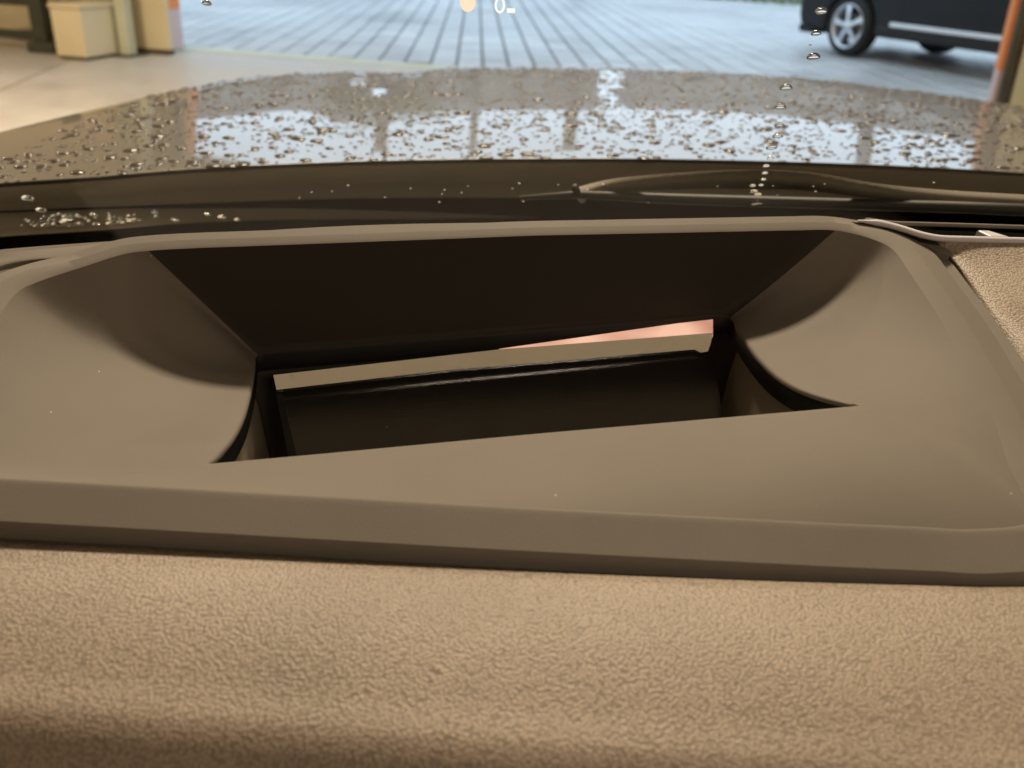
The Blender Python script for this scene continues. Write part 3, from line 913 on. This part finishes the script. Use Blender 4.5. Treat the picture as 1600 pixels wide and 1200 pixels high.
# ---- wiper lying at the foot of the windscreen (outside)
WG = lambda X, Y: GL(X, Y) + .014
arm_px = [(902, 297, 6), (960, 288, 12), (1060, 281, 15), (1150, 278, 17), (1260, 281, 17), (1370, 297, 14), (1480, 306, 12), (1600, 313, 12), (1750, 322, 12)]
pts_t = [at_surf(x, y - h * .75, lambda X, Y: WG(X, Y) + .010) for x, y, h in arm_px]
pts_b = [at_surf(x, y + h, WG) for x, y, h in arm_px]
wip = thing_w = loft('wiper', [[Vector(p) for p in spline([tuple(p) for p in pts_b], 6)],
                               [Vector(p) for p in spline([tuple(p) for p in pts_t], 6)],
                               [Vector(p) + Vector((0, .012, -.010)) for p in spline([tuple(p) for p in pts_t], 6)]], M['wiper'], car, False, True, 'parked wiper lying below the glass')
wip.modifiers.new('solid', 'SOLIDIFY').thickness = .003
tube('wiper_blade', [at_surf(x, y, lambda X, Y: GL(X, Y) + .010) for x, y in ((812, 309), (900, 304), (1060, 311), (1300, 318), (1500, 324), (1800, 336))], [.0016, .003, .004, .004, .004, .004], M['rubber'], wip, 8)
tube('wiper_link', [at_surf(x, y, lambda X, Y: GL(X, Y) + .012) for x, y in ((898, 293), (903, 303), (910, 312))], .003, M['rubber'], wip, 8)

# ---- unseen roof lining added to block direct light, with a housing for the fill
rz = gpt(.3, 1).z
rl = []
for y_, dz in ((-.28, -.03), (-.32, -.012), (-.40, .0), (-.9, .02), (-1.6, .0), (-2.0, -.10), (-2.15, -.35)):
    rl.append([Vector((x_, y_, rz + dz - .10 * ((x_ - .37) / 1.0) ** 4)) for x_ in [-.55 + .115 * k for k in range(17)]])
lining = loft('unseen_roof', rl, M['lining'], car, False, True)
lining.modifiers.new('solid', 'SOLIDIFY').thickness = .02
box('fill_light_housing', (.15, -.52, rz - .016), (.45, -.32, rz + .012), M['vent'], lining, .006)  # unseen box added to go with the fill light

# ---- head-up display image thrown on the glass
hud = thing('display_readout', 'glowing orange dot and white zero reflected in the windscreen', 'display readout', tuple(at_surf(760, 8, GL)))
HG = lambda X, Y: GL(X, Y) - .003
M['hud_orange'] = emit_mat('hud_orange', (1.0, .72, .50), 1.1)
M['hud_white'] = emit_mat('hud_white', (.95, .97, .9), 1.05)
def flat(name, pxs, mat):
    v = [at_surf(x, y, HG) for x, y in pxs]; n_ = len(v)
    v += [p + Vector((0, .0002, .0004)) for p in v]
    return mesh(name, v, [tuple(range(n_)), tuple(range(n_, 2 * n_))] + [(i, (i + 1) % n_, n_ + (i + 1) % n_, n_ + i) for i in range(n_)], mat, hud)
flat('orange_dot', [(731 + 12 * math.cos(a * math.pi / 12), 2 + 17 * math.sin(a * math.pi / 12)) for a in range(24)], M['hud_orange'])
rows = [[at_surf(781 + rx * math.cos(a * math.pi / 12), 8 + ry * math.sin(a * math.pi / 12), HG) for a in range(24)] for rx, ry in ((8.2, 13), (4.6, 9))]
loft('zero_digit', rows, M['hud_white'], hud, True, False)
flat('unit_dash', [(792, 14.5), (805, 15), (805, 20.5), (792, 20)], M['hud_white'])

# ------------------------------------------------------------------ rain drops
def dome(name, seg=10, rings=4, hgt=.30):
    v, f = [], []
    for r in range(rings):
        a = r / rings * math.pi / 2
        for k in range(seg):
            b = k * 2 * math.pi / seg
            v.append((math.cos(a) * math.cos(b), math.cos(a) * math.sin(b), math.sin(a) * hgt))
    v.append((0, 0, hgt)); top = len(v) - 1
    f = grid_faces(rings, seg, True)
    f += [((rings - 1) * seg + k, (rings - 1) * seg + (k + 1) % seg, top) for k in range(seg)]
    f.append(tuple(reversed(range(seg))))
    me = bpy.data.meshes.new(name); me.from_pydata(v, [], f)
    for p in me.polygons: p.use_smooth = len(p.vertices) < 5
    me.materials.append(M['water'])
    return me
dm = dome('water_drop', 14, 6, .62)
dmb = dome('water_bead'); dmb.materials.clear()
M['bead'] = surf('water_bead_on_paint', (.060, .051, .042), .08, spec=.4, var=.1)
dmb.materials.append(M['bead'])
def bonnet_frame(u, t):
    p = bonnet_pt(u, t)
    du = bonnet_pt(min(u + .5, NB - 1.001), t) - bonnet_pt(max(u - .5, 0), t)
    dt = bonnet_pt(u, min(1, t + .02)) - bonnet_pt(u, max(0, t - .02))
    nrm = du.cross(dt).normalized()
    if nrm.z < 0: nrm = -nrm
    return p, nrm
drops = []
tries = 0
occ = {}
while len(drops) < 6000 and tries < 60000:
    tries += 1
    u = random.uniform(12, NB - 6); t = random.random() ** 1.0
    p, nrm = bonnet_frame(u, t)
    if p.y < .6: continue
    r = random.choice((.8, .8, 1, 1, 1, 1.4, 1.4, 2.0, 2.6, 3.4)) * random.uniform(.7, 1.3) * .0017
    c = (int(p.x / .02), int(p.y / .02))
    if any((q - p).length < (r + s) * 1.05 for dx in (-1, 0, 1) for dy in (-1, 0, 1) for q, s in occ.get((c[0] + dx, c[1] + dy), ())): continue
    occ.setdefault(c, []).append((p, r))
    drops.append((p, nrm, r))
def drop_matrix(p, nrm, r, el=1.0, spin=0):
    q = nrm.to_track_quat('Z', 'Y')
    return Matrix.Translation(p) @ q.to_matrix().to_4x4() @ Matrix.Rotation(spin, 4, 'Z') @ Matrix.Diagonal((r * el, r, r, 1))
drops.sort(key=lambda d: -d[2] / (d[0] - CAM).length)
sv, sf = [], []
for i, (p, nrm, r) in enumerate(drops):
    mt = drop_matrix(p + nrm * .0002, nrm, r, random.uniform(1.0, 1.5), random.uniform(0, 3.14))
    if i < 175:
        o = bpy.data.objects.new('water_drop', dmb)
        o.matrix_world = mt
        o['label'] = 'rain drop beaded on the wet bonnet'; o['category'] = 'water drop'; o['group'] = 'rain drops on the bonnet'
        C.objects.link(o)
    else:
        s = len(sv)
        sv += [mt @ v_.co for v_ in dmb.vertices]
        sf += [tuple(k + s for k in q.vertices) for q in dmb.polygons]
st = mesh('small_rain_drops', sv, sf, M['bead'], None, True)
st['kind'] = 'stuff'; st['label'] = 'fine rain drops scattered over the wet bonnet'; st['category'] = 'rain drops'

# drops on the outside of the windscreen: (x, y, width px)
GN = Vector((0, .447, .894))
def glass_drop(px, py, wpx, label, group, el=1.0):
    p = at_surf(px, py, lambda X, Y: GL(X, Y) + .0057)
    d = -(ROT.transposed() @ (p - CAM)).z
    r = wpx / 2 / F * d
    o = bpy.data.objects.new('water_drop', dm)
    o.matrix_world = Matrix.Translation(p) @ GN.to_track_quat('Z', 'Y').to_matrix().to_4x4() @ Matrix.Diagonal((r, r * el, r * 1.1, 1))
    o['label'] = label; o['category'] = 'water drop'
    if group: o['group'] = group
    C.objects.link(o)
for px, py, wd, lb in ((1283, 19, 20, 'large rain drop on the glass in front of the parked car bumper'),
                       (1275, 53, 16, 'rain drop on the glass just left of the silver wheel'),
                       (1266, 71, 5, 'tiny rain drop between two larger drops near the silver wheel'),
                       (1271, 90, 21, 'large rain drop on the glass below left of the silver wheel'),
                       (1246, 118, 4, 'tiny rain drop on the glass above the far bonnet edge'),
                       (1228, 138, 20, 'rain drop on the glass at the far bonnet edge'),
                       (1219, 168, 18, 'rain drop topping the broken trickle over the bonnet'),
                       (323, 6, 15, 'lone rain drop on the glass near the orange left door post'),
                       (43, 312, 20, 'lone rain drop on the glass at the far left above the seal'),
                       (64, 330, 17, 'rain drop on the glass below the lone drop at far left'),
                       (107, 351, 29, 'biggest rain drop in the row along the black border')):
    glass_drop(px, py, wd, lb, None)
for px, py, wd in ((1218, 196, 11), (1215, 214, 13), (1205, 232, 13), (1204, 248, 9), (1197, 260, 9), (1195, 271, 8), (1193, 281, 7), (1189, 290, 7), (1176, 291, 8), (1178, 300, 10), (1184, 305, 10), (1183, 319, 14)):
    glass_drop(px, py, wd * 1.25, 'small rain drop in the broken trickle down the glass', 'drops of the trickle on the windscreen')
for i in range(75):
    px = abs(random.gauss(0, 1)) * 150 + random.uniform(0, 80)
    py = 352 - px * .035 + random.uniform(-13, 5)
    if px > 430: continue
    glass_drop(px, py, random.choice((5, 6, 7, 9, 12)), 'small rain drop in the row along the black border at left', 'drops in the row along the black border')
for i in range(26):
    glass_drop(random.uniform(430, 1560), random.uniform(285, 318), random.choice((2.5, 3, 4)), 'tiny speck of rain on the glass above the black border', 'specks of rain above the black border')
